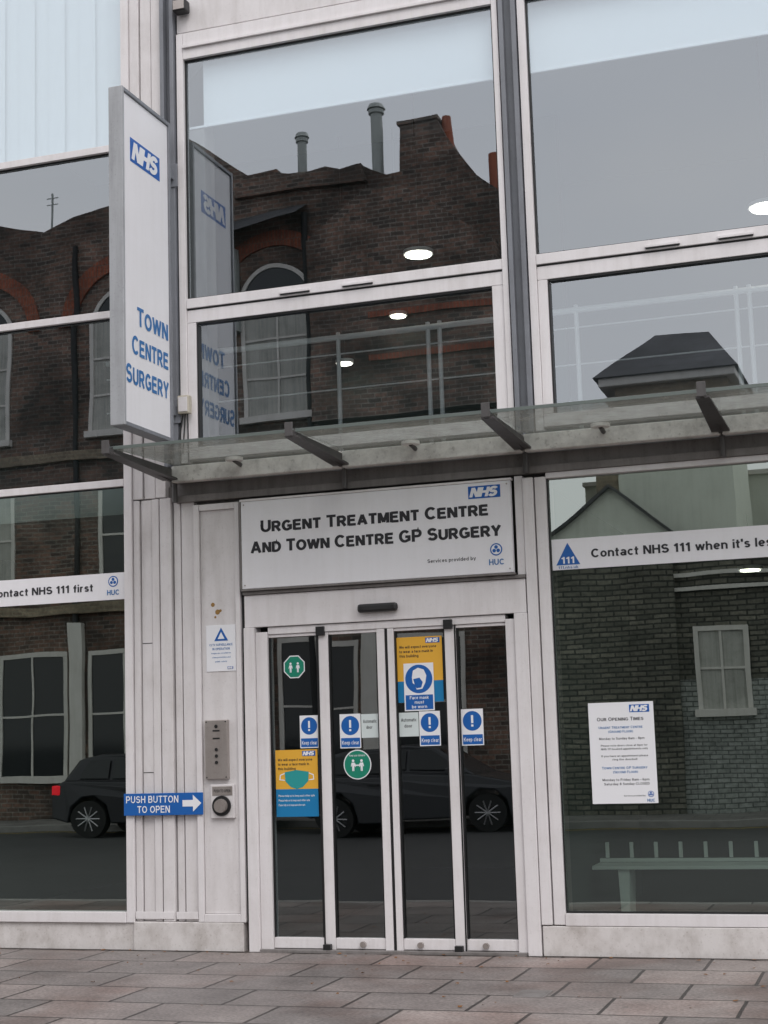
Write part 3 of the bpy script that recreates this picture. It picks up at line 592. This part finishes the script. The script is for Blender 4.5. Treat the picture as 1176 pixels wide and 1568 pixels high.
for x,z0,z1,r in ((-7.58,13.1,14.2,.10),(-5.87,13.0,14.55,.12)):
    cyl('flue',(x,-18.3,z0),(x,-18.3,z1),r,LEAD,H); cyl('flue_cowl',(x,-18.3,z1),(x,-18.3,z1+.1),r*1.6,LEAD,H,r2=r*1.2); cyl('flue_cowl',(x,-18.3,z1-.1),(x,-18.3,z1-.02),r*1.35,LEAD,H)
cyl('aerial_mast',(-13.75,-18.3,12.8),(-13.75,-18.3,13.9),.025,LEAD,H)
for z in (13.65,13.8): cyl('aerial_arm',(-13.9,-18.3,z),(-13.6,-18.3,z),.012,LEAD,H,6)
for x in (-7.45,-9.3,-12.9): cyl('drainpipe',(x,-17.93,0),(x,-17.93,12.4),.06,DARK,H)
cyl('rainwater_pipe',(-9.15,-17.9,10.0),(-9.15,-17.9,11.8),.22,LEAD,H)
def ring(name,cx,cz,r0,r1,y0,y1,mat,par,a0=0,a1=math.pi,n=24):
    v=[];f=[]
    for i in range(n+1):
        t=a0+(a1-a0)*i/n; c,s=math.cos(t),math.sin(t)
        v+=[(cx+r0*c,y0,cz+r0*s),(cx+r1*c,y0,cz+r1*s),(cx+r1*c,y1,cz+r1*s),(cx+r0*c,y1,cz+r0*s)]
    for i in range(n):
        a=4*i;b=a+4
        for k in range(4):
            f.append((a+k,a+(k+1)%4,b+(k+1)%4,b+k))
    return mesh(name,v,f,mat,par)
def sash(par,x0,x1,z0,z1,yw,arch=False,nx=2,nz=2,gm=None):
    y1=yw+.05; gm=gm or DG
    sheet('glazing',x0,x1,z0,z1,yw+.012,gm,par)
    w=.09
    for a,b in ((x0-w,x0),(x1,x1+w)): box('sash_stile',a,b,yw+.004,y1,z0,z1,WF,par)
    box('sill',x0-.15,x1+.15,yw+.004,y1+.1,z0-.14,z0-.002,WF,par)
    if not arch: box('lintel_rail',x0-w,x1+w,yw+.004,y1,z1+.001,z1+.1,WF,par)
    for i in range(1,nx): x=x0+(x1-x0)*i/nx; box('glazing_bar',x-.022,x+.022,yw+.014,y1-.01,z0,z1,WF,par)
    for i in range(1,nz): z=z0+(z1-z0)*i/nz; box('glazing_bar',x0,x1,yw+.014,y1-.006,z-.022,z+.022,WF,par)
    if arch:
        cx=(x0+x1)/2; r=(x1-x0)/2
        mesh('arch_glass',[(cx+r*math.cos(math.pi*i/20),yw+.012,z1+r*math.sin(math.pi*i/20)) for i in range(21)],[tuple(range(21))],DG,par)
        ring('arch_frame',cx,z1,r,r+.09,yw+.004,y1,WF,par); ring('brick_arch',cx,z1,r+.5,r+.82,yw+.004,yw+.06,RB,par)
for cx in (-8.15,-11.75,-15.35): sash(H,cx-.72,cx+.72,8.2,10.6,-18,True,2,3,NC)
for cx in (-4.6,-8.0,-11.6,-15.2): sash(H,cx-.7,cx+.7,4.9,7.0,-18,False,2,2,random.choice((NC,DG)))
for z in (7.6,4.3,): box('string_course',-20,-2.9,-17.998,-17.85,z,z+.2,TAN,H)
for z in (9.0,9.9,10.4): box('red_band',-6.0,-3.3,-17.599,-17.55,z,z+.13,RB,H)
for i,cx in enumerate((-5.2,-7.4,-9.6,-11.8,-14.0,-16.4)): sash(H,cx-.75,cx+.75,.9,3.4,-18,False,2,2,DG)
for cx in (-6.3,-8.5,-10.7,-12.9,-15.2): box('pilaster',cx-.16,cx+.16,-17.998,-17.85,0,4.1,WF,H)
G=empty('gabled_house'); extr('walls',[(-2.55,-.1),(-.25,-.1),(-.25,4.85),(-2.55,4.85)],-17.8,-18.9,GB,G)
extr('gable_render',[(-2.55,4.852),(-.25,4.852),(-.25,5.20),(-1.34,6.10),(-2.55,5.25)],-17.8,-18.9,RN,G,SL)
for q in (((-2.80,5.02),(-1.34,6.10),(-1.34,6.17),(-2.80,5.09)),((.02,4.95),(.02,5.02),(-1.34,6.17),(-1.34,6.10))):
    v=[(a,-17.68,b) for a,b in q]+[(a,-19.0,b) for a,b in q]; mesh('roof_slope',v,[(0,1,2,3),(7,6,5,4),(0,4,5,1),(1,5,6,2),(2,6,7,3),(3,7,4,0)],SL,G)
PH=empty('painted_brick_house'); box('walls_upper',-2.88,14,-23,-18,2.4,4.9,GB,PH,0); box('walls_lower',-2.88,14,-23,-17.96,-.1,2.399,PB,PH,0); box('parapet_cap',-2.88,14,-18.1,-17.9,4.9,5.02,WF,PH)
for z in (4.1,4.35): box('fascia_pipe',-2.88,14,-17.95,-17.9,z,z+.07,WF,PH)
sash(PH,.15,.95,1.9,3.3,-17.955,False,2,2,NC); sash(PH,2.4,3.5,2.1,3.3,-17.955,False,2,2); sash(PH,5,6.1,2.1,3.3,-17.955,False,2,2)
RH=empty('rendered_block'); box('walls',-2.86,14,-30,-23.2,-.1,7.0,RN,RH,0); box('coping',-2.9,14,-30,-23.1,7.0,7.1,WF,RH,0)
V=empty('hipped_roof_house')
box('walls_upper',-1.30,.90,-22,-18.6,7.2,8.25,TAN,V,0); box('walls_lower',-1.30,.90,-22,-18.6,-.1,7.198,RN,V,0); box('cornice',-1.62,1.08,-22.2,-18.4,8.25,8.42,WF,V,.02); box('lower_cornice',-1.5,1.0,-22.1,-18.5,7.95,8.05,TAN,V,.01)
mesh('hipped_roof',[(-1.72,-18.3,8.42),(1.14,-18.3,8.42),(1.14,-22.3,8.42),(-1.72,-22.3,8.42),(-.65,-20,9.60),(.42,-20,9.56)],[(0,1,5,4),(1,2,5),(2,3,4,5),(3,0,4),(3,2,1,0)],SL,V)
box('side_wing',-1.8,-1.302,-21,-18.9,5.0,7.75,TAN,V,0); box('side_wing_roof',-1.95,-1.302,-21.1,-18.7,7.75,7.85,SL,V,0)
# ------------------------- cars
def car(x,y,col):
    root=empty('parked_car'); root.location=(x,y,-.12)
    P_=plain('car_paint',col,.25,.3); GLc=plain('car_glass',(.01,.012,.014),.03); TY=plain('tyre',(.015,.015,.015),.8); AL=plain('alloy',(.45,.45,.46),.3,.8); RL=plain('tail_lamp',(.6,.01,.02),.3,emit=1.5); HL=plain('head_lamp',(.7,.7,.72),.1)
    def sect(prof,hw,hw2,mat,name,bev):
        n=len(prof); v=[]
        for s in (-1,1):
            for (a,b,t) in prof: v.append((a,s*(hw+(hw2-hw)*t),b))
        f=[tuple(range(n)),tuple(range(n,2*n))[::-1]]+[(i,n+i,n+(i+1)%n,(i+1)%n) for i in range(n)]
        return mesh(name,v,f,mat,root,bev)
    body=[(-2.1,.35,0),(-1.75,.25,0),(-1.70,.55,0),(-1.5,.72,0),(-1.25,.74,0),(-1.03,.58,0),(-.95,.25,0),(.9,.25,0),(.98,.58,0),(1.2,.74,0),(1.45,.72,0),(1.65,.55,0),(1.72,.25,0),(2.1,.33,0),(2.14,.62,.2),(2.02,.80,.5),(1.05,.98,.6),(-1.9,1.02,.6),(-2.13,.9,.3)]
    sect(body,.88,.80,P_,'body',.03)
    sect([(-1.95,1.0,0),(1.1,.97,0),(.35,1.42,1),(-.1,1.48,1),(-1.2,1.47,1),(-1.65,1.38,1)],.78,.60,P_,'cabin',.04)
    for s in (-1,1):
        for q in ([(-1.62,1.06),(-1.02,1.06),(-1.02,1.38),(-1.42,1.36)],[(-.96,1.06),(-.12,1.06),(-.12,1.40),(-.96,1.39)],[(-.06,1.06),(.82,1.06),(.30,1.37),(-.06,1.40)]):
            v=[(a,s*(.80-.18*((b-1.0)/.45)+.012),b) for a,b in q]; mesh('side_window',v,[(0,1,2,3)],GLc,root)
        box('door_handle',-.75,-.58,s*.885-.01,s*.885+.01,.86,.89,DARK,root,.004)
        box('tail_lamp',-2.12,-1.95,min(s*.5,s*.86),max(s*.5,s*.86),.78,.95,RL,root,.02)
        box('head_lamp',1.98,2.12,min(s*.5,s*.83),max(s*.5,s*.83),.62,.75,HL,root,.02)
        box('wing_mirror',.62,.78,min(s*.86,s*1.02),max(s*.86,s*1.02),.98,1.10,P_,root,.03)
        for wx in (-1.37,1.32):
            cyl('tyre',(wx,s*.68,.33),(wx,s*.88,.33),.33,TY,root,32); cyl('rim',(wx,s*.88,.33),(wx,s*.885,.33),.22,DARK,root,24)
            for k in range(10):
                t=2*math.pi*k/10; cyl('spoke',(wx,s*.89,.33),(wx+.22*math.cos(t),s*.89,.33+.22*math.sin(t)),.014,AL,root,6)
            cyl('hub',(wx,s*.885,.33),(wx,s*.90,.33),.05,AL,root,12)
    mesh('windscreen',[(1.03,-.7,1.0),(1.03,.7,1.0),(.42,.58,1.39),(.42,-.58,1.39)],[(0,1,2,3)],GLc,root); mesh('rear_window',[(-1.93,-.68,1.06),(-1.93,.68,1.06),(-1.70,.56,1.36),(-1.70,-.56,1.36)],[(3,2,1,0)],GLc,root)
    box('number_plate',-2.16,-2.13,-.26,.26,.55,.66,plain('plate_yellow',(.6,.45,.05),.5),root,.002)
    return root
car(-9.1,-14.9,(.03,.03,.035)); car(-4.3,-14.9,(.05,.052,.058))
# ================================================================ LIGHT
w=bpy.data.worlds.new('World'); S.world=w; w.use_nodes=True; nt=w.node_tree; nt.nodes.clear(); L=nt.links.new
out=N(nt,'ShaderNodeOutputWorld'); sky=N(nt,'ShaderNodeTexSky'); sky.sky_type='NISHITA'; sky.sun_disc=False
sky.sun_elevation=math.radians(50); sky.sun_rotation=math.radians(145); sky.dust_density=3; sky.air_density=1.5
hs=N(nt,'ShaderNodeHueSaturation'); hs.inputs['Saturation'].default_value=.3; L(sky.outputs[0],hs.inputs['Color'])
b1=N(nt,'ShaderNodeBackground'); b1.inputs[1].default_value=.15; L(hs.outputs[0],b1.inputs[0])
tc=N(nt,'ShaderNodeTexCoord'); mp=N(nt,'ShaderNodeMapping'); mp.inputs['Scale'].default_value=(1,1,2.5); L(tc.outputs['Generated'],mp.inputs[0])
cn=N(nt,'ShaderNodeTexNoise'); cn.inputs['Scale'].default_value=2.2; cn.inputs['Detail'].default_value=5; L(mp.outputs[0],cn.inputs['Vector'])
cr=N(nt,'ShaderNodeValToRGB'); cr.color_ramp.elements[0].color=(.87,.88,.93,1); cr.color_ramp.elements[0].position=.3; cr.color_ramp.elements[1].color=(1.0,.985,.99,1); cr.color_ramp.elements[1].position=.7
L(cn.outputs[0],cr.inputs[0]); b2=N(nt,'ShaderNodeBackground'); b2.inputs[1].default_value=1.55; L(cr.outputs[0],b2.inputs[0])
ms=N(nt,'ShaderNodeMixShader'); ms.inputs[0].default_value=.8; L(b1.outputs[0],ms.inputs[1]); L(b2.outputs[0],ms.inputs[2]); L(ms.outputs[0],out.inputs[0])
sd=bpy.data.lights.new('overcast_sun','SUN'); sd.energy=1.1; sd.angle=math.radians(30); sd.color=(1,.97,.94)
so=bpy.data.objects.new('overcast_sun',sd); COL.objects.link(so); so.rotation_euler=(math.radians(42),0,math.radians(38)); so.location=(15,-20,30)
# ================================================================ CAMERA
cd=bpy.data.cameras.new('camera'); cd.sensor_fit='VERTICAL'; cd.sensor_height=24; cd.lens=24*2382.333/1568; cd.clip_end=800
co=bpy.data.objects.new('camera',cd); COL.objects.link(co)
R=Matrix.Rotation(.3184575,4,'Z')@Matrix.Rotation(math.pi/2+.1416254,4,'X')@Matrix.Rotation(-.0314374,4,'Z')
co.matrix_world=Matrix.Translation((3.747534,-11.318636,1.6))@R
S.camera=co
